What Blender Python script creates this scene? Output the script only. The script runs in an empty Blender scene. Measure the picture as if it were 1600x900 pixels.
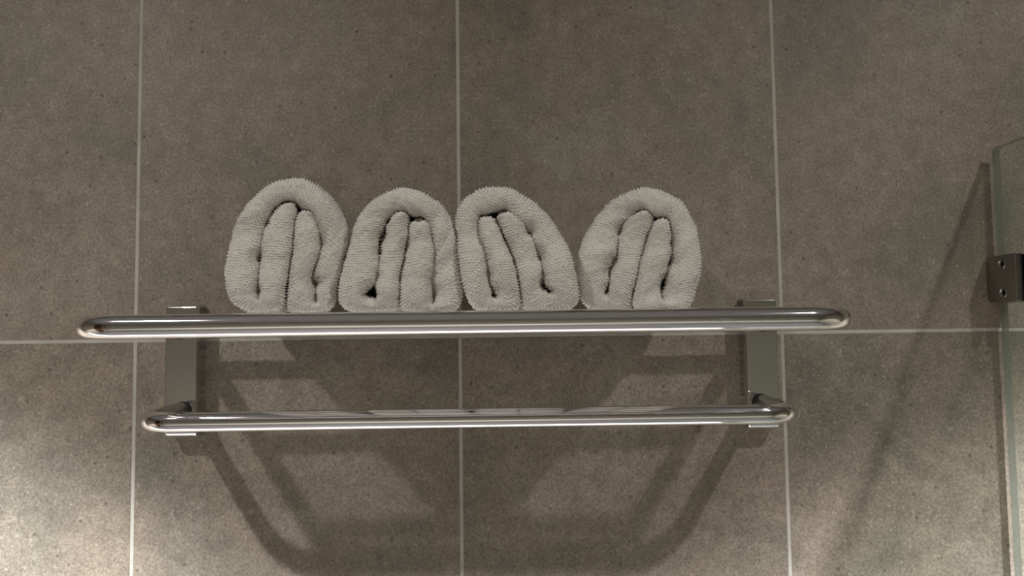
import bpy, bmesh, math, random
import numpy as np
from mathutils import Vector, Matrix

S = bpy.context.scene
C = S.collection
R = math.radians

# ------------------------------------------------------------------ camera
F_PX = 1155.0                       # focal length for a 1600 px wide frame
CAM = Vector((0.0, -0.689, 0.0))
PITCH, ROLL, YAW = R(3.5), R(-0.73), R(-0.5)
cam_d = bpy.data.cameras.new('camera')
cam_d.sensor_width = 36.0
cam_d.lens = 36.0 * F_PX / 1600.0
cam_d.clip_start = 0.01
cam = bpy.data.objects.new('camera', cam_d)
C.objects.link(cam)
CROT = Matrix.Rotation(-YAW * -1, 3, 'Z') @ Matrix.Rotation(math.pi / 2 + PITCH, 3, 'X') @ Matrix.Rotation(ROLL, 3, 'Z')
cam.matrix_world = Matrix.Translation(CAM) @ CROT.to_4x4()
S.camera = cam

# ------------------------------------------------------------------ world, exposure
w = bpy.data.worlds.new('world')
S.world = w
w.use_nodes = True
w.node_tree.nodes['Background'].inputs[0].default_value = (0.8, 0.78, 0.74, 1)
w.node_tree.nodes['Background'].inputs[1].default_value = 0.02
S.view_settings.view_transform = 'Standard'
S.view_settings.look = 'None'
S.view_settings.gamma = 1.0
S.view_settings.use_curve_mapping = False
S.view_settings.exposure = 0.17

# ------------------------------------------------------------------ lamps (recessed downlights)
CEIL = 1.0
FLOOR = -1.5
# x, y, broad spill in W, hot inner beam in W, label
LAMPS = [
    (-0.83, -0.95, 46.0, 470.0, 'recessed round downlight in the ceiling over the plain end of the shelf'),
    (0.80, -0.95, 37.0, 285.0, 'recessed round downlight in the ceiling over the glass screen'),
]

# ------------------------------------------------------------------ helpers
def unproj(px, py, Y):
    """point on the vertical plane y = Y seen at the photograph's pixel (px, py)"""
    d = CROT @ Vector(((px - 800.0) / F_PX, (450.0 - py) / F_PX, -1.0))
    t = (Y - CAM.y) / d.y
    return CAM + d * t

def link(name, me, mat=None, parent=None, smooth=False):
    o = bpy.data.objects.new(name, me)
    C.objects.link(o)
    if mat:
        for m in (mat if isinstance(mat, (list, tuple)) else [mat]):
            me.materials.append(m)
    if smooth:
        me.polygons.foreach_set('use_smooth', [True] * len(me.polygons))
    if parent:
        o.parent = parent
    return o

def from_bm(name, bm, mat=None, parent=None, smooth=False):
    me = bpy.data.meshes.new(name)
    bmesh.ops.recalc_face_normals(bm, faces=bm.faces[:])
    bm.to_mesh(me); bm.free()
    return link(name, me, mat, parent, smooth)

def empty(name, loc, label, cat, group=None):
    o = bpy.data.objects.new(name, None)
    o.empty_display_size = 0.02
    C.objects.link(o)
    o.location = loc
    tag(o, label, cat, group)
    return o

def tag(o, label, cat, group=None):
    o['label'] = label; o['category'] = cat
    if group: o['group'] = group

def add_box(bm, x0, x1, y0, y1, z0, z1, bev=0.0, seg=3, mi=0):
    r = bmesh.ops.create_cube(bm, size=1.0)
    vs = r['verts']
    for v in vs:
        v.co = Vector(((x0 + x1) / 2 + v.co.x * (x1 - x0), (y0 + y1) / 2 + v.co.y * (y1 - y0), (z0 + z1) / 2 + v.co.z * (z1 - z0)))
    fs = list({f for v in vs for f in v.link_faces})
    for f in fs: f.material_index = mi
    if bev > 0:
        es = list({e for v in vs for e in v.link_edges})
        bmesh.ops.bevel(bm, geom=es, offset=bev, segments=seg, affect='EDGES', profile=0.5)
    return bm

def fillet(pts, radii, n=14):
    """polyline with each inner corner replaced by an arc"""
    out = [Vector(pts[0])]
    for i in range(1, len(pts) - 1):
        p, a, b = Vector(pts[i]), Vector(pts[i - 1]), Vector(pts[i + 1])
        u, v = (a - p).normalized(), (b - p).normalized()
        ang = u.angle(v)
        r = radii[i - 1]
        t = r / math.tan(ang / 2)
        s, e = p + u * t, p + v * t
        c = p + (u + v).normalized() * (r / math.sin(ang / 2))
        a0, a1 = s - c, e - c
        tot = a0.angle(a1)
        ax = a0.cross(a1).normalized()
        for k in range(n + 1):
            out.append(c + Matrix.Rotation(tot * k / n, 3, ax) @ a0)
    out.append(Vector(pts[-1]))
    return out

def tube(bm, path, r, n=40, cap=True):
    rings = []
    up = Vector((0, 0, 1))
    for i, p in enumerate(path):
        t = (path[min(i + 1, len(path) - 1)] - path[max(i - 1, 0)]).normalized()
        s = t.cross(up).normalized()
        u = s.cross(t).normalized()
        rings.append([bm.verts.new(p + s * (r * math.cos(2 * math.pi * k / n)) + u * (r * math.sin(2 * math.pi * k / n))) for k in range(n)])
    for a, b in zip(rings, rings[1:]):
        for k in range(n):
            bm.faces.new((a[k], a[(k + 1) % n], b[(k + 1) % n], b[k]))
    if cap:
        bm.faces.new(rings[0][::-1]); bm.faces.new(rings[-1])

def lathe(bm, prof, origin, axis='Z', n=40, mi=0):
    """prof: (radius, height) list revolved about the axis through origin"""
    rings = []
    o = Vector(origin)
    for r, h in prof:
        ring = []
        for k in range(n):
            a = 2 * math.pi * k / n
            c, s = r * math.cos(a), r * math.sin(a)
            v = {'Z': (c, s, h), 'X': (h, c, s), 'Y': (c, h, s)}[axis]
            ring.append(bm.verts.new(o + Vector(v)))
        rings.append(ring)
    for a, b in zip(rings, rings[1:]):
        for k in range(n):
            f = bm.faces.new((a[k], a[(k + 1) % n], b[(k + 1) % n], b[k])); f.material_index = mi
    for ring in (rings[0], rings[-1]):
        f = bm.faces.new(ring); f.material_index = mi

# ------------------------------------------------------------------ materials
def mat(name):
    m = bpy.data.materials.new(name); m.use_nodes = True
    nt = m.node_tree
    return m, nt, nt.nodes['Principled BSDF']

def simple(name, col, rough=0.5, metal=0.0, noise=0.0, scale=40.0):
    m, nt, b = mat(name)
    b.inputs['Roughness'].default_value = rough
    b.inputs['Metallic'].default_value = metal
    N, L = nt.nodes, nt.links
    tc = N.new('ShaderNodeTexCoord'); nz = N.new('ShaderNodeTexNoise')
    nz.inputs['Scale'].default_value = scale; nz.inputs['Detail'].default_value = 4
    L.new(tc.outputs['Object'], nz.inputs['Vector'])
    rp = N.new('ShaderNodeValToRGB')
    rp.color_ramp.elements[0].position = 0.3; rp.color_ramp.elements[1].position = 0.7
    rp.color_ramp.elements[0].color = tuple(c * (1 - noise) for c in col) + (1,)
    rp.color_ramp.elements[1].color = tuple(min(1, c * (1 + noise)) for c in col) + (1,)
    L.new(nz.outputs['Fac'], rp.inputs['Fac']); L.new(rp.outputs['Color'], b.inputs['Base Color'])
    return m

TILE_W, TILE_H, GROUT = 0.3005, 0.60, 0.0034

def tile_material(name, ax_u='X', ax_v='Z', u0=0.0, v0=0.0):
    """stoneware tiles with grout joints, laid out in object metres along two axes"""
    m, nt, b = mat(name)
    N, L = nt.nodes, nt.links
    tc = N.new('ShaderNodeTexCoord'); sep = N.new('ShaderNodeSeparateXYZ')
    L.new(tc.outputs['Object'], sep.inputs[0])
    P = tc.outputs['Object']
    def math_(op, a, bb=None, cc=None):
        n = N.new('ShaderNodeMath'); n.operation = op
        for i, q in enumerate((a, bb, cc)):
            if q is None: continue
            if isinstance(q, (int, float)): n.inputs[i].default_value = q
            else: L.new(q, n.inputs[i])
        return n.outputs[0]
    def noise(scale, detail=4, rough=0.55, off=None, dist=0.0):
        n = N.new('ShaderNodeTexNoise')
        n.inputs['Scale'].default_value = scale; n.inputs['Detail'].default_value = detail
        n.inputs['Roughness'].default_value = rough; n.inputs['Distortion'].default_value = dist
        L.new(off if off is not None else P, n.inputs['Vector'])
        return n.outputs['Fac']
    def ramp(v, stops):
        n = N.new('ShaderNodeValToRGB'); cr = n.color_ramp
        cr.elements[0].position, cr.elements[0].color = stops[0]
        cr.elements[1].position, cr.elements[1].color = stops[-1]
        for p, c in stops[1:-1]:
            e = cr.elements.new(p); e.color = c
        L.new(v, n.inputs['Fac']); return n.outputs['Color']
    def mix(f, a, c, mode='MIX'):
        n = N.new('ShaderNodeMix'); n.data_type = 'RGBA'; n.blend_type = mode
        for key, q in ((0, f), (6, a), (7, c)):
            if isinstance(q, (int, float)): n.inputs[key].default_value = q
            elif isinstance(q, tuple): n.inputs[key].default_value = q
            else: L.new(q, n.inputs[key])
        return n.outputs[2]
    # distance to the nearest joint on each axis
    def joint(v, start, pitch):
        t = math_('SUBTRACT', v, start)
        t = math_('DIVIDE', t, pitch)
        fr = math_('FRACT', t)
        d = math_('MINIMUM', fr, math_('SUBTRACT', 1.0, fr))
        return math_('MULTIPLY', d, pitch), math_('FLOOR', t)
    du, iu = joint(sep.outputs[ax_u], u0, TILE_W)
    dv, iv = joint(sep.outputs[ax_v], v0, TILE_H)
    dmin = math_('MINIMUM', du, dv)
    wob = math_('MULTIPLY', math_('SUBTRACT', noise(220, 2), 0.5), 0.0006)
    dmin = math_('ADD', dmin, wob)
    grout = ramp(math_('DIVIDE', dmin, GROUT), [(0.42, (1, 1, 1, 1)), (0.56, (0, 0, 0, 1))])
    # shift the pattern from tile to tile
    comb = N.new('ShaderNodeCombineXYZ')
    L.new(math_('MULTIPLY', iu, 3.17), comb.inputs[0]); L.new(math_('MULTIPLY', iv, 5.31), comb.inputs[1])
    L.new(math_('MULTIPLY', iu, 1.7), comb.inputs[2])
    add = N.new('ShaderNodeVectorMath'); add.operation = 'ADD'
    L.new(P, add.inputs[0]); L.new(comb.outputs[0], add.inputs[1])
    Q = add.outputs[0]
    big = noise(5.0, 6, 0.6, Q, 0.4)
    col = ramp(big, [(0.34, (0.220, 0.202, 0.163, 1)), (0.5, (0.300, 0.255, 0.203, 1)), (0.72, (0.342, 0.307, 0.258, 1))])
    # greenish and reddish drifts
    g = ramp(noise(9.0, 3, 0.5, Q, 0.8), [(0.56, (0, 0, 0, 1)), (0.76, (1, 1, 1, 1))])
    col = mix(math_('MULTIPLY', g, 0.24), col, (0.259, 0.266, 0.220, 1))
    rr = ramp(noise(12.0, 3, 0.5, Q, 0.3), [(0.60, (0, 0, 0, 1)), (0.80, (1, 1, 1, 1))])
    col = mix(math_('MULTIPLY', rr, 0.5), col, (0.288, 0.216, 0.169, 1))
    mid = ramp(noise(60.0, 6, 0.7, Q), [(0.3, (0.80, 0.80, 0.80, 1)), (0.7, (1.21, 1.21, 1.21, 1))])
    col = mix(1.0, col, mid, 'MULTIPLY')
    fine = ramp(noise(420.0, 4, 0.75, Q), [(0.3, (0.60, 0.60, 0.60, 1)), (0.7, (1.40, 1.40, 1.40, 1))])
    col = mix(1.0, col, fine, 'MULTIPLY')
    # dark pits and pale grains of two sizes
    def specks(scale, thr, edge, seedoff, keep):
        v = N.new('ShaderNodeTexVoronoi'); v.inputs['Scale'].default_value = scale
        ad = N.new('ShaderNodeVectorMath'); ad.operation = 'ADD'
        L.new(Q, ad.inputs[0]); ad.inputs[1].default_value = (seedoff, seedoff * 1.3, seedoff * 0.7)
        L.new(ad.outputs[0], v.inputs['Vector'])
        r = ramp(v.outputs['Distance'], [(thr, (1, 1, 1, 1)), (thr + edge, (0, 0, 0, 1))])
        s2 = N.new('ShaderNodeSeparateColor'); L.new(v.outputs['Color'], s2.inputs[0])
        k = math_('GREATER_THAN', s2.outputs[0], keep)
        return math_('MULTIPLY', r, k)
    pits = specks(260, 0.20, 0.12, 3.1, 0.86)
    col = mix(math_('MULTIPLY', pits, 0.5), col, (0.15, 0.125, 0.10, 1))
    pits2 = specks(95, 0.10, 0.10, 8.4, 0.80)
    col = mix(math_('MULTIPLY', pits2, 0.6), col, (0.10, 0.08, 0.06, 1))
    gr = specks(230, 0.22, 0.15, 14.2, 0.88)
    col = mix(math_('MULTIPLY', gr, 0.26), col, (0.62, 0.58, 0.50, 1))
    gr2 = specks(60, 0.10, 0.10, 22.9, 0.80)
    col = mix(math_('MULTIPLY', gr2, 0.16), col, (0.62, 0.58, 0.50, 1))
    # hair-fine curved scratches
    wv = N.new('ShaderNodeTexVoronoi'); wv.feature = 'DISTANCE_TO_EDGE'; wv.inputs['Scale'].default_value = 45
    dn = N.new('ShaderNodeTexNoise'); dn.inputs['Scale'].default_value = 30; L.new(Q, dn.inputs['Vector'])
    vm = N.new('ShaderNodeVectorMath'); vm.operation = 'MULTIPLY_ADD'; vm.inputs[1].default_value = (0.03, 0.03, 0.03)
    L.new(dn.outputs['Color'], vm.inputs[0]); L.new(Q, vm.inputs[2]); L.new(vm.outputs[0], wv.inputs['Vector'])
    scr = ramp(wv.outputs['Distance'], [(0.012, (1, 1, 1, 1)), (0.03, (0, 0, 0, 1))])
    gate = ramp(noise(24.0, 2, 0.5, Q), [(0.60, (0, 0, 0, 1)), (0.68, (1, 1, 1, 1))])
    scm = math_('MULTIPLY', scr, gate)
    col = mix(math_('MULTIPLY', scm, 0.22), col, (0.60, 0.56, 0.48, 1))
    gcol = ramp(noise(30, 3), [(0.3, (0.50, 0.48, 0.43, 1)), (0.7, (0.60, 0.575, 0.52, 1))])
    col = mix(grout, col, gcol)
    L.new(col, b.inputs['Base Color'])
    rg = ramp(noise(500.0, 3, 0.6, Q), [(0.3, (0.34, 0.34, 0.34, 1)), (0.7, (0.58, 0.58, 0.58, 1))])
    rg = mix(grout, rg, (0.9, 0.9, 0.9, 1))
    L.new(rg, b.inputs['Roughness'])
    b.inputs['Specular IOR Level'].default_value = 0.5
    # relief: joints sunk, fine stone grain
    hgt = math_('SUBTRACT', math_('MULTIPLY', noise(700.0, 4, 0.7, Q), 0.0004), math_('MULTIPLY', pits2, 0.0003))
    hgt = math_('SUBTRACT', hgt, math_('MULTIPLY', grout, 0.0012))
    bp = N.new('ShaderNodeBump'); bp.inputs['Strength'].default_value = 0.6; bp.inputs['Distance'].default_value = 1.0
    L.new(hgt, bp.inputs['Height']); L.new(bp.outputs[0], b.inputs['Normal'])
    return m

M_TILE = tile_material('stone_tile', 'X', 'Z', -0.3434, -0.0024)
M_TILE_S = tile_material('stone_tile_side', 'Y', 'Z', 0.0, -0.0022)
M_FLOOR = simple('dark_floor_stone', (0.07, 0.065, 0.06), 0.6, 0, 0.2, 20)
M_TILE_F = simple('taupe_plaster', (0.42, 0.405, 0.345), 0.8, 0, 0.15, 3)
M_CEIL = simple('white_ceiling_paint', (0.45, 0.45, 0.45), 0.8, 0, 0.02)
M_LEDGE = simple('white_solid_surface', (0.75, 0.75, 0.76), 0.3, 0, 0.01)
M_WOOD = simple('added_door_wood', (0.055, 0.022, 0.010), 0.4, 0, 0.25, 12)

M_CHROME, nt, b = mat('polished_chrome')
b.inputs['Base Color'].default_value = (0.80, 0.79, 0.80, 1); b.inputs['Metallic'].default_value = 1.0
N, L = nt.nodes, nt.links
tc = N.new('ShaderNodeTexCoord'); nz = N.new('ShaderNodeTexNoise'); nz.inputs['Scale'].default_value = 60; nz.inputs['Detail'].default_value = 5
L.new(tc.outputs['Object'], nz.inputs['Vector'])
mr = N.new('ShaderNodeMapRange'); mr.inputs['To Min'].default_value = 0.03; mr.inputs['To Max'].default_value = 0.09
L.new(nz.outputs['Fac'], mr.inputs['Value']); L.new(mr.outputs[0], b.inputs['Roughness'])
M_STEEL = simple('satin_steel', (0.36, 0.345, 0.33), 0.28, 1.0, 0.06, 300)
M_BLACK = simple('black_rubber', (0.012, 0.012, 0.012), 0.5, 0, 0.1)
M_RING = simple('white_metal_trim', (0.7, 0.7, 0.68), 0.4, 0, 0.02)

# terry cotton
M_TERRY, nt, b = mat('white_terry_cotton')
N, L = nt.nodes, nt.links
b.inputs['Roughness'].default_value = 1.0
b.inputs['Specular IOR Level'].default_value = 0.1
b.inputs['Sheen Weight'].default_value = 0.25
b.inputs['Sheen Roughness'].default_value = 0.5
tc = N.new('ShaderNodeTexCoord'); nz = N.new('ShaderNodeTexNoise'); nz.inputs['Scale'].default_value = 900; nz.inputs['Detail'].default_value = 4
L.new(tc.outputs['Object'], nz.inputs['Vector'])
rp = N.new('ShaderNodeValToRGB')
rp.color_ramp.elements[0].position = 0.3; rp.color_ramp.elements[0].color = (0.60, 0.575, 0.535, 1)
rp.color_ramp.elements[1].position = 0.65; rp.color_ramp.elements[1].color = (0.78, 0.755, 0.715, 1)
L.new(nz.outputs['Fac'], rp.inputs['Fac']); L.new(rp.outputs['Color'], b.inputs['Base Color'])
bp = N.new('ShaderNodeBump'); bp.inputs['Strength'].default_value = 0.35; bp.inputs['Distance'].default_value = 0.0005
L.new(nz.outputs['Fac'], bp.inputs['Height']); L.new(bp.outputs[0], b.inputs['Normal'])

# clear pane: see-through with a mirror film that grows at grazing angles, faint green
M_GLASS = bpy.data.materials.new('clear_glass'); M_GLASS.use_nodes = True
nt = M_GLASS.node_tree; N, L = nt.nodes, nt.links
N.clear()
out = N.new('ShaderNodeOutputMaterial'); mx = N.new('ShaderNodeMixShader'); tr = N.new('ShaderNodeBsdfTransparent'); gl = N.new('ShaderNodeBsdfGlossy'); fr = N.new('ShaderNodeLayerWeight')
tr.inputs[0].default_value = (0.955, 0.985, 0.965, 1); gl.inputs['Roughness'].default_value = 0.01; fr.inputs[0].default_value = 0.5
pw_ = N.new('ShaderNodeMath'); pw_.operation = 'POWER'; pw_.inputs[1].default_value = 5.0
ma_ = N.new('ShaderNodeMath'); ma_.operation = 'MULTIPLY_ADD'; ma_.inputs[1].default_value = 0.9; ma_.inputs[2].default_value = 0.03
L.new(fr.outputs['Facing'], pw_.inputs[0]); L.new(pw_.outputs[0], ma_.inputs[0]); L.new(ma_.outputs[0], mx.inputs[0]); L.new(tr.outputs[0], mx.inputs[1]); L.new(gl.outputs[0], mx.inputs[2]); L.new(mx.outputs[0], out.inputs[0])
M_GEDGE = bpy.data.materials.new('glass_edge_green'); M_GEDGE.use_nodes = True
nt = M_GEDGE.node_tree; N, L = nt.nodes, nt.links
N.clear()
out = N.new('ShaderNodeOutputMaterial'); mx = N.new('ShaderNodeMixShader'); tr = N.new('ShaderNodeBsdfTransparent'); pb = N.new('ShaderNodeBsdfPrincipled')
tr.inputs[0].default_value = (0.68, 0.72, 0.67, 1); pb.inputs['Base Color'].default_value = (0.22, 0.235, 0.21, 1); pb.inputs['Roughness'].default_value = 0.25
mx.inputs[0].default_value = 0.65
L.new(tr.outputs[0], mx.inputs[1]); L.new(pb.outputs[0], mx.inputs[2]); L.new(mx.outputs[0], out.inputs[0])

M_LENS = bpy.data.materials.new('lamp_lens'); M_LENS.use_nodes = True
nt = M_LENS.node_tree; nt.nodes.clear()
o_ = nt.nodes.new('ShaderNodeOutputMaterial'); e_ = nt.nodes.new('ShaderNodeEmission')
e_.inputs[0].default_value = (1, 0.93, 0.83, 1); e_.inputs[1].default_value = 25
nt.links.new(e_.outputs[0], o_.inputs[0])

# ------------------------------------------------------------------ room shell
XL, XR, YB = -2.1, 1.9, -2.5
def structure(name, x0, x1, y0, y1, z0, z1, m):
    bm = bmesh.new(); add_box(bm, x0, x1, y0, y1, z0, z1)
    o = from_bm(name, bm, m); o['kind'] = 'structure'; return o
structure('wall_back', XL - .1, XR + .1, 0.0, 0.1, FLOOR, CEIL, M_TILE)
structure('wall_left', XL - .1, XL, YB, 0.0, FLOOR, CEIL, M_TILE_S)
structure('wall_right', XR, XR + .1, YB, 0.0, FLOOR, CEIL, M_TILE_S)
structure('wall_front', XL - .1, XR + .1, YB - .1, YB, FLOOR, CEIL, M_TILE_F)
structure('floor', XL - .1, XR + .1, YB - .1, 0.1, FLOOR - .1, FLOOR, M_FLOOR)
structure('ceiling', XL - .1, XR + .1, YB - .1, 0.1, CEIL, CEIL + .1, M_CEIL)
bm = bmesh.new(); add_box(bm, XL, XL + .045, -1.9, -1.15, FLOOR, 0.62, 0.004, 2)  # door added out of view to give the chrome a brown reflection
d = from_bm('added_door_1', bm, M_WOOD); d['kind'] = 'structure'
bm = bmesh.new(); add_box(bm, XL, 0.44, -0.24, 0.0, FLOOR, -0.95, 0.008, 3)  # white ledge below the frame, added as a bright reflection for the chrome
d = from_bm('added_ledge_1', bm, M_LEDGE); d['kind'] = 'structure'

# ------------------------------------------------------------------ downlights
for (x, y, spill, beam, lab) in LAMPS:
    t = empty('downlight', (x, y, CEIL), lab, 'ceiling light', 'ceiling downlights')
    bm = bmesh.new()
    lathe(bm, [(0.034, 0.0), (0.034, -0.004), (0.045, -0.004), (0.047, 0.0)], (0, 0, 0))
    from_bm('trim_ring', bm, M_RING, t, True)
    bm = bmesh.new()
    lathe(bm, [(0.033, 0.0), (0.033, -0.002)], (0, 0, 0))
    from_bm('lens', bm, M_LENS, t)
    for pw, cone, blend in ((spill, 142, 1.0), (beam, 91, 0.27)):
        if not pw: continue
        ld = bpy.data.lights.new('lamp_light', 'SPOT')
        ld.energy = pw; ld.spot_size = R(cone); ld.spot_blend = blend; ld.shadow_soft_size = 0.028
        ld.color = (1.0, 0.958, 0.90) if pw == spill else (0.99, 0.98, 0.985)
        lo = bpy.data.objects.new('lamp_light', ld); C.objects.link(lo)
        lo.parent = t; lo.location = (0, 0, -0.035)

# ------------------------------------------------------------------ chrome towel shelf
XC = -0.0305
TR = 0.0077                         # tube radius
rack = empty('towel_shelf', (XC, 0, 0), 'chrome wall-mounted towel shelf with a lower hanging bar, holding the rolled towels', 'towel rack')
BW, BD = 0.0139, 0.021
for sx in (-1, 1):
    cx = sx * 0.2615
    # side profile (y, z): flat face, tight curve at the top, wider curve at the foot
    prof = [(0.0, -0.0900)]
    for k in range(9):
        t = math.pi / 2 * k / 8
        prof.append((-BD + 0.0095 - 0.0095 * math.sin(t), -0.0900 + 0.0075 - 0.0075 * math.cos(t)))
    for k in range(9):
        t = math.pi / 2 * k / 8
        prof.append((-BD + 0.0032 - 0.0032 * math.cos(t), 0.0290 - 0.0032 + 0.0032 * math.sin(t)))
    prof.append((0.0, 0.0290))
    bm = bmesh.new()
    l1 = [bm.verts.new((cx - BW, y, z)) for y, z in prof]; l2 = [bm.verts.new((cx + BW, y, z)) for y, z in prof]
    e1 = bm.faces.new(l1); e2 = bm.faces.new(l2[::-1])
    for k in range(len(prof)):
        k2 = (k + 1) % len(prof)
        bm.faces.new((l1[k], l1[k2], l2[k2], l2[k]))
    bmesh.ops.bevel(bm, geom=list({e for f in (e1, e2) for e in f.edges if max(v.co.y for v in e.verts) < -0.001 or abs(e.verts[0].co.z - e.verts[1].co.z) < 1e-6}), offset=0.0014, segments=3, affect='EDGES', profile=0.5)
    o = from_bm('bracket', bm, M_CHROME, rack, True)
    o.modifiers.new('wn', 'WEIGHTED_NORMAL')
UZ, UP = 0.0072, 0.214
LZ, LP = -0.0650, 0.114
LA = 0.2590                        # where the lower bar meets the bracket
# upper U-shaped rail
bm = bmesh.new()
p = [(-0.262, -BD + .002, UZ), (-0.2475, -UP, UZ), (0.2555, -UP, UZ), (0.262, -BD + .002, UZ)]
tube(bm, fillet(p, [0.032, 0.032]), TR)
from_bm('shelf_rail', bm, M_CHROME, rack, True)
for py in (0.038, 0.0965, 0.155):
    k = 0.262 - 0.010 * (py - BD) / (UP - BD)
    bm = bmesh.new()
    tube(bm, [Vector((-k, -py, UZ + .0015)), Vector((k, -py, UZ + .0015))], 0.0058, 24)
    from_bm('shelf_bar', bm, M_CHROME, rack, True)
# lower hanging bar
bm = bmesh.new()
p = [(-LA, -BD + .002, LZ), (-0.2508, -LP, LZ), (0.2532, -LP, LZ), (LA, -BD + .002, LZ)]
tube(bm, fillet(p, [0.026, 0.026]), TR)
from_bm('hanging_bar', bm, M_CHROME, rack, True)
for sx in (-1, 1):
    bm = bmesh.new()
    lathe(bm, [(0.0078, -0.0012), (0.0081, -0.0006), (0.0078, 0.0)], (sx * LA, -BD, LZ), 'Y', 32)
    o = from_bm('collar', bm, M_BLACK, rack, True); o['label'] = 'thin black ring at the joint'
    bm = bmesh.new()
    lathe(bm, [(0.0084, -0.0016), (0.0088, -0.0008), (0.0084, 0.0)], (sx * 0.262, -BD, UZ), 'Y', 32)
    o = from_bm('collar', bm, M_BLACK, rack, True); o['label'] = 'thin black ring at the joint'

# ------------------------------------------------------------------ rolled towels
# For each towel: the two edges (inner, outer) of the folded band as it shows on the roll's
# end face, from the tip of one inner fold round the outside to the tip of the other.
T1 = [((402,188),(470,178)),((345,250),(482,250)),((300,330),(472,330)),((272,430),(462,430)),((258,530),(450,530)),((256,640),(430,640)),((254,720),(415,740)),
 ((246,778),(395,842)),((244,782),(290,870)),((240,780),(190,872)),((238,770),(120,845)),
 ((232,715),(62,760)),((242,640),(40,665)),((245,590),(48,585)),((226,530),(62,500)),((262,430),(80,415)),((286,310),(115,310)),((328,242),(165,230)),((380,192),(240,140)),
 ((430,172),(330,75)),((480,190),(430,40)),((530,218),(530,52)),((590,252),(612,90)),((618,310),(690,150)),((632,380),(755,240)),((640,455),(793,336)),((612,560),(801,450)),
 ((586,650),(766,570)),((612,685),(740,680)),((600,740),(728,750)),((600,798),(714,838)),((597,806),(650,872)),((592,802),(510,872)),
 ((590,740),(422,850)),((574,650),(425,730)),((605,540),(440,620)),((630,440),(462,500)),((616,340),(470,400)),((600,275),(478,300)),((560,235),(492,250))]
T2 = [((398,254),(460,246)),((350,320),(462,310)),((325,385),(455,390)),((296,460),(440,470)),((285,560),(425,560)),((285,640),(410,660)),((272,715),(405,760)),((274,772),(400,830)),
 ((252,790),(360,864)),((232,782),(250,870)),((182,770),(130,868)),((196,738),(45,835)),((256,690),(33,750)),((284,630),(45,650)),((275,550),(72,560)),((264,470),(95,460)),
 ((284,370),(115,370)),((318,300),(150,290)),((368,262),(210,215)),((430,235),(300,150)),((490,262),(400,110)),((545,268),(500,115)),((588,312),(590,155)),((608,380),(670,215)),
 ((628,470),(730,290)),((618,560),(755,390)),((598,660),(770,500)),((606,712),(775,600)),((614,745),(793,720)),((614,785),(788,800)),((613,812),(750,866)),((609,818),(640,872)),((604,812),(520,872)),
 ((600,740),(408,850)),((585,680),(408,740)),((605,590),(415,640)),((618,510),(438,530)),((604,420),(455,440)),((590,350),(462,360)),((565,300),(472,305))]
T3 = [((200,275),(270,268)),((188,320),(295,305)),((200,385),(325,375)),((222,450),(355,440)),((245,540),(385,520)),((264,620),(410,610)),((264,690),(435,720)),((288,752),(450,800)),
 ((292,778),(430,862)),((280,780),(340,868)),((262,768),(230,866)),((248,720),(150,842)),((250,660),(105,750)),((238,610),(75,650)),((236,550),(62,550)),((222,490),(55,460)),((198,400),(45,370)),
 ((176,320),(44,280)),((186,262),(75,200)),((240,250),(150,135)),((300,228),(270,97)),((355,225),(370,105)),((405,280),(450,145)),((458,322),(540,200)),((506,368),(620,280)),((535,440),(680,370)),
 ((582,525),(730,460)),((586,600),(765,560)),((594,670),(790,660)),((634,737),(805,750)),((628,752),(800,822)),((606,748),(720,862)),((590,738),(610,866)),
 ((575,700),(462,852)),((580,640),(440,720)),((572,560),(418,600)),((540,480),(395,520)),((505,400),(360,430)),((470,340),(330,360)),((415,290),(300,300)),((365,248),(295,265))]
T4 = [((428,240),(500,236)),((385,285),(520,285)),((340,320),(505,345)),((306,380),(470,410)),((295,460),(455,480)),((285,545),(440,560)),((250,620),(420,650)),((248,700),(395,740)),((242,742),(380,822)),
 ((232,752),(310,866)),((225,750),(200,868)),((218,737),(100,854)),((236,680),(58,770)),((225,605),(46,680)),((248,560),(45,590)),((284,500),(55,500)),((292,400),(85,400)),((308,340),(140,310)),
 ((358,292),(190,235)),((410,248),(270,170)),((460,236),(370,120)),((530,270),(480,103)),((600,285),(590,125)),((628,360),(680,180)),((634,450),(740,270)),((632,560),(785,380)),((606,612),(803,500)),
 ((598,690),(800,620)),((578,760),(775,730)),((572,792),(745,832)),((569,798),(670,868)),((562,792),(560,870)),((556,740),(400,862)),((562,680),(388,780)),((590,620),(410,690)),((613,540),(435,580)),
 ((618,460),(455,480)),((614,370),(480,400)),((600,320),(510,335)),((575,292),(530,305))]

def catmull(P, n):
    """P (k,2) control points, chord-length parameter shared by the caller"""
    k = len(P)
    Q = np.vstack([2 * P[0] - P[1], P, 2 * P[-1] - P[-2]])
    t = np.linspace(0, k - 1 - 1e-9, n)
    i = t.astype(int); f = (t - i)[:, None]
    p0, p1, p2, p3 = Q[i], Q[i + 1], Q[i + 2], Q[i + 3]
    return 0.5 * ((2 * p1) + (-p0 + p2) * f + (2 * p0 - 5 * p1 + 4 * p2 - p3) * f ** 2 + (-p0 + 3 * p1 - 3 * p2 + p3) * f ** 3)

def vnoise(a, b, seed):
    """smooth value noise on arrays a, b"""
    rs = np.random.RandomState(seed); g = rs.rand(64, 64)
    ia, ib = np.floor(a).astype(int), np.floor(b).astype(int)
    fa, fb = a - ia, b - ib
    fa = fa * fa * (3 - 2 * fa); fb = fb * fb * (3 - 2 * fb)
    G = lambda i, j: g[i % 64, j % 64]
    return (G(ia, ib) * (1 - fa) + G(ia + 1, ib) * fa) * (1 - fb) + (G(ia, ib + 1) * (1 - fa) + G(ia + 1, ib + 1) * fa) * fb

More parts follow.
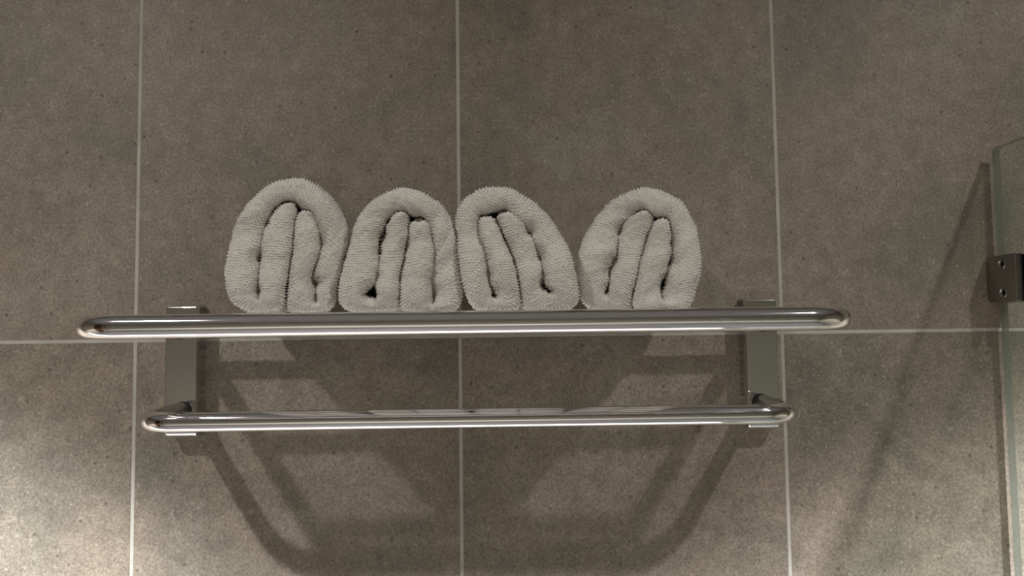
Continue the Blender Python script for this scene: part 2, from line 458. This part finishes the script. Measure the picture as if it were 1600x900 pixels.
def make_towel(trace, ox, oy, yface, depth, seed, label, turn=0.0, pits=()):
    A = np.array([[p[0][0] / 3.914 + ox, p[0][1] / 3.914 + oy] for p in trace])
    B = np.array([[p[1][0] / 3.914 + ox, p[1][1] / 3.914 + oy] for p in trace])
    def world(P):
        return np.array([[*(lambda q: (q.x, q.z))(unproj(x, y, yface))] for x, y in P])
    A, B = world(A), world(B)
    a, b_ = catmull(A, 3000), catmull(B, 3000)
    # resample so that steps are even on the faster-moving edge, averaged
    step = 0.5 * np.linalg.norm(np.diff(a, axis=0), axis=1) + 0.5 * np.linalg.norm(np.diff(b_, axis=0), axis=1)
    s = np.concatenate([[0], np.cumsum(step)])
    ds = 0.00042
    n = int(s[-1] / ds)
    si = np.linspace(0, s[-1], n)
    def sm(q, sg):
        gk = np.exp(-0.5 * (np.arange(-20, 21) / sg) ** 2); gk /= gk.sum()
        return np.stack([np.convolve(np.pad(q[:, k], 20, mode='reflect', reflect_type='odd'), gk, 'valid') for k in (0, 1)], 1)
    a = np.stack([np.interp(si, s, a[:, k]) for k in (0, 1)], 1)
    b_ = np.stack([np.interp(si, s, b_[:, k]) for k in (0, 1)], 1)
    a, b_ = sm(a, 3.0), sm(b_, 8.0)
    # neighbouring windings press together
    da = (a - b_) / np.linalg.norm(a - b_, axis=1)[:, None]
    a = a + da * 0.0011
    mid = (a + b_) / 2; half = (b_ - a) / 2
    # round off both tips
    e = np.minimum(si, s[-1] - si) / 0.0045
    cap = np.where(e < 1, np.sqrt(np.clip(1 - (1 - np.clip(e, 0, 1)) ** 2, 0.0, 1)), 1.0)
    cap = np.clip(cap, 0.3, 1)
    hw = np.linalg.norm(half, axis=1) * cap
    dirn = half / np.linalg.norm(half, axis=1)[:, None]
    # cross-section: inner wall, rounded end, outer wall
    m = 64
    ph = np.linspace(0, math.pi, m)
    c, sn = np.cos(ph), np.sin(ph)
    nn = -np.sign(c) * np.abs(c) ** 0.80
    yy = np.abs(sn) ** 0.85
    wall_d = np.concatenate([np.arange(1, 12) * 0.0006, 0.0066 + np.array([0.003, 0.008, 0.018, 0.04, 1.0])])
    wall_d[-1] = depth
    u = np.concatenate([-np.ones(len(wall_d)), nn, np.ones(len(wall_d))])
    back = np.concatenate([wall_d[::-1], np.zeros(m), wall_d])
    bul = np.concatenate([np.zeros(len(wall_d)), yy, np.zeros(len(wall_d))])
    K = len(u)
    bulge = 0.0085 * cap * (1 + 0.25 * (vnoise(si / 0.02, si * 0, seed) - 0.5))
    # each winding sits a little farther out or in than the next
    lift = 0.005 * (vnoise(si / 0.035 + 7, si * 0, seed + 1) - 0.5) + 0.0025 * (vnoise(si / 0.012 + 3, si * 0, seed + 2) - 0.5)
    X = mid[:, None, 0] + dirn[:, None, 0] * hw[:, None] * u[None, :]
    Z = mid[:, None, 1] + dirn[:, None, 1] * hw[:, None] * u[None, :]
    Y = yface + 0.0075 - bulge[:, None] * bul[None, :] + back[None, :] + lift[:, None] * (bul[None, :] > 0)
    X = X + math.tan(R(turn)) * (Y - yface)       # the roll lies turned a little on the bars
    P = np.stack([X, Y, Z], 2)
    gu = np.gradient(P, axis=0); gv = np.gradient(P, axis=1)
    Nn = np.cross(gv, gu); ln = np.linalg.norm(Nn, axis=2, keepdims=True); Nn = Nn / np.maximum(ln, 1e-12)
    # outward = away from the section's centre line
    ctr = np.stack([mid[:, 0], np.full(n, yface + 0.02), mid[:, 1]], 1)[:, None, :]
    sg = np.sign(np.sum(Nn * (P - ctr), axis=2, keepdims=True)); Nn *= np.where(sg == 0, 1, sg)
    # terry loops in rows
    tl = np.concatenate([[0], np.cumsum(np.linalg.norm(np.diff(P[n // 2], axis=0), axis=1))])
    tl -= tl[K // 2]
    SS, TT = np.meshgrid(si, tl, indexing='ij')
    wS = (vnoise(SS / 0.006, TT / 0.006 + 20, seed + 3) - 0.5) * 0.0016
    wT = (vnoise(SS / 0.006 + 11, TT / 0.006 + 31, seed + 4) - 0.5) * 0.0018
    ps, pt = 0.00175, 0.0021
    a1 = (SS + wS) / ps; b1 = (TT + wT) / pt
    row = 0.5 + 0.5 * np.cos(2 * math.pi * a1)
    odd = 0.5 * (np.round(a1) % 2)
    loop = 0.5 + 0.5 * np.cos(2 * math.pi * (b1 + odd))
    edge = np.clip((np.abs(u) - 0.45) / 0.4, 0, 1)[None, :]
    jit = vnoise(a1 * 1.0 + 5, b1 + 9, seed + 5)
    h = row ** 0.8 * (loop * (1 - 0.6 * edge) + 0.6 * edge) * (0.55 + 0.9 * jit)
    amp = 0.00085 + 0.00050 * edge
    soft = 0.0016 * (vnoise(SS / 0.009 + 40, TT / 0.009 + 50, seed + 6) - 0.5) + 0.0006 * (vnoise(SS / 0.004 + 40, TT / 0.004 + 50, seed + 7) - 0.5)
    # small hollows where the windings part
    for (px, py, pr) in pits:
        q = unproj(px / 3.914 + ox, py / 3.914 + oy, yface)
        k = np.argmin((a[:, 0] - q.x) ** 2 + (a[:, 1] - q.z) ** 2)     # the crease itself
        if math.hypot(a[k, 0] - q.x, a[k, 1] - q.z) > 0.003: continue
        shear = math.tan(R(turn)) * (P[:, :, 1] - yface)
        dx, dz = P[:, :, 0] - shear - a[k, 0], P[:, :, 2] - a[k, 1]
        dd = np.sqrt(dx * dx + (dz * 0.75) ** 2) + 1e-6
        g1 = np.exp(-(dd / (pr * 1.7)) ** 2) * (P[:, :, 1] < yface + 0.016)
        P[:, :, 0] += dx / (dd + 0.0004) * g1 * pr * 0.62; P[:, :, 2] += dz / (dd + 0.0004) * g1 * pr * 0.35
        P[:, :, 1] += 0.003 * np.exp(-(dd / (pr * 2.2)) ** 2) * (P[:, :, 1] < yface + 0.008)
    P = P + Nn * (amp * h + soft - 0.0004)[:, :, None]
    zmin = REST + 0.0002
    P[:, :, 2] = np.maximum(P[:, :, 2], zmin)
    verts = P.reshape(-1, 3)
    i, j = np.meshgrid(np.arange(n - 1), np.arange(K - 1), indexing='ij')
    q = np.stack([i * K + j, i * K + j + 1, (i + 1) * K + j + 1, (i + 1) * K + j], 2).reshape(-1, 4)
    # close the two tips and the far end
    caps = []
    for r_ in (0, n - 1):
        for j_ in range(K // 2 - 1 + (K % 2)):
            caps.append([r_ * K + j_, r_ * K + j_ + 1, r_ * K + K - 2 - j_, r_ * K + K - 1 - j_])
    bk = np.stack([np.arange(n - 1) * K, (np.arange(n - 1) + 1) * K, (np.arange(n - 1) + 1) * K + K - 1, np.arange(n - 1) * K + K - 1], 1)
    q = np.vstack([q, np.array(caps), bk])
    me = bpy.data.meshes.new('rolled_towel')
    me.vertices.add(len(verts)); me.vertices.foreach_set('co', verts.ravel().astype(np.float32))
    me.loops.add(q.size); me.loops.foreach_set('vertex_index', q.ravel().astype(np.int32))
    me.polygons.add(len(q)); me.polygons.foreach_set('loop_start', (np.arange(len(q)) * 4).astype(np.int32))
    me.update(calc_edges=True); me.validate()
    o = link('rolled_towel', me, M_TERRY, None, True)
    tag(o, label, 'towel', 'rolled towels on the shelf')
    return o

REST = UZ + 0.0015 + 0.0058
make_towel(T1, 340, 265, -0.176, 0.135, 11, 'tallest rolled white towel, at the end of the row farthest from the glass screen', -14.5,
    ((238,528,.0019),(642,455,.0017),(598,678,.0021),(240,740,.0012),(292,315,.0014),(582,790,.0012)))
make_towel(T2, 520, 265, -0.186, 0.140, 23, 'rolled white towel with a dark hollow at its bottom, pressed against the tallest roll', -5,
    ((296,415,.0024),(232,765,.0020),(612,745,.0016),(274,500,.0014),(606,800,.0012),(275,650,.0012)))
make_towel(T3, 700, 265, -0.188, 0.140, 37, 'rolled white towel leaning over with slanted inner folds, second from the glass screen', 0,
    ((500,366,.0018),(580,530,.0018),(240,560,.0019),(260,648,.0017),(585,680,.0016),(635,738,.0012),(280,765,.0014)))
make_towel(T4, 890, 265, -0.176, 0.135, 51, 'rolled white towel at the row end nearest the glass screen', 10.5,
    ((232,585,.0024),(286,545,.0015),(454,437,.0017),(628,562,.0022),(580,700,.0026),(225,735,.0014),(300,365,.0014),(632,450,.0014)))

# ------------------------------------------------------------------ glass screen and its wall clamp
GX = 0.4568; GT = 0.007; GZ = 0.1670
pane_y1, pane_y0 = -0.010, -1.15
gt = empty('glass_screen', (GX, -0.5, FLOOR), 'frameless clear glass shower screen with a dark polished edge, standing out from the wall', 'shower screen')
bm = bmesh.new()
# outline in the Y-Z plane with a small rounded top corner
rc = 0.005
outl = [(pane_y1, FLOOR + .0)]
for k in range(7):
    a = math.pi / 2 * k / 6
    outl.append((pane_y1 - rc + rc * math.cos(a), GZ - rc + rc * math.sin(a)))
for k in range(7):
    a = math.pi / 2 + math.pi / 2 * k / 6
    outl.append((pane_y0 + rc + rc * math.cos(a), GZ - rc + rc * math.sin(a)))
outl.append((pane_y0, FLOOR + .0))
l1 = [bm.verts.new((0, y + 0.5, z - FLOOR)) for y, z in outl]
l2 = [bm.verts.new((GT, y + 0.5, z - FLOOR)) for y, z in outl]
f = bm.faces.new(l1); f.material_index = 0
f = bm.faces.new(l2[::-1]); f.material_index = 0
for k in range(len(outl)):
    k2 = (k + 1) % len(outl)
    f = bm.faces.new((l1[k], l1[k2], l2[k2], l2[k])); f.material_index = 1
from_bm('glass_pane', bm, [M_GLASS, M_GEDGE], gt)

ct = empty('glass_clamp', (GX, 0, 0.044), 'square satin steel wall clamp with two screws gripping the glass screen', 'glass clamp')
z0, z1 = -0.0215, 0.0215
for sx, name in ((-1, 'clamp_plate'), (1, 'clamp_plate')):
    xa = -0.0064 if sx < 0 else GT + 0.0014
    bm = bmesh.new(); add_box(bm, xa, xa + 0.005, -0.042, -0.004, z0, z1, 0.0009, 3)
    o = from_bm(name, bm, M_STEEL, ct, True)
    o.modifiers.new('wn', 'WEIGHTED_NORMAL')
bm = bmesh.new(); add_box(bm, -0.0014, GT + 0.0014, -0.0095, -0.0035, z0 + .001, z1 - .001, 0.0004, 1)
from_bm('back_block', bm, M_STEEL, ct)
bm = bmesh.new(); add_box(bm, -0.005, GT + 0.005, -0.0045, -0.0002, z0 + .003, z1 - .003, 0.0006, 2)
from_bm('wall_flange', bm, M_STEEL, ct)
for nm, xa in (('gasket', -0.0014), ('gasket', GT)):
    bm = bmesh.new(); add_box(bm, xa, xa + 0.0014, -0.0415, -0.0100, z0 + .0005, z1 - .0005)
    from_bm(nm, bm, M_BLACK, ct)
for zz in (-0.0130, 0.0130):
    bm = bmesh.new()
    lathe(bm, [(0.0049, 0.0), (0.0049, -0.0005), (0.0042, -0.0009), (0.0040, -0.0004), (0.0022, -0.0002), (0.0020, 0.0002)], (-0.0064, -0.0245, zz), 'X', 32)
    sc = from_bm('screw', bm, M_STEEL, ct, True)
    bm = bmesh.new()
    star = []
    for k in range(12):
        r_ = 0.0021 if k % 2 == 0 else 0.0013
        star.append(bm.verts.new((-0.0064 - 0.00045, -0.0245 + r_ * math.cos(math.pi * k / 6), zz + r_ * math.sin(math.pi * k / 6))))
    f = bm.faces.new(star)
    ex = bmesh.ops.extrude_face_region(bm, geom=[f])
    for v in ex['geom']:
        if isinstance(v, bmesh.types.BMVert): v.co.x += 0.0008
    from_bm('screw_socket', bm, M_BLACK, sc)
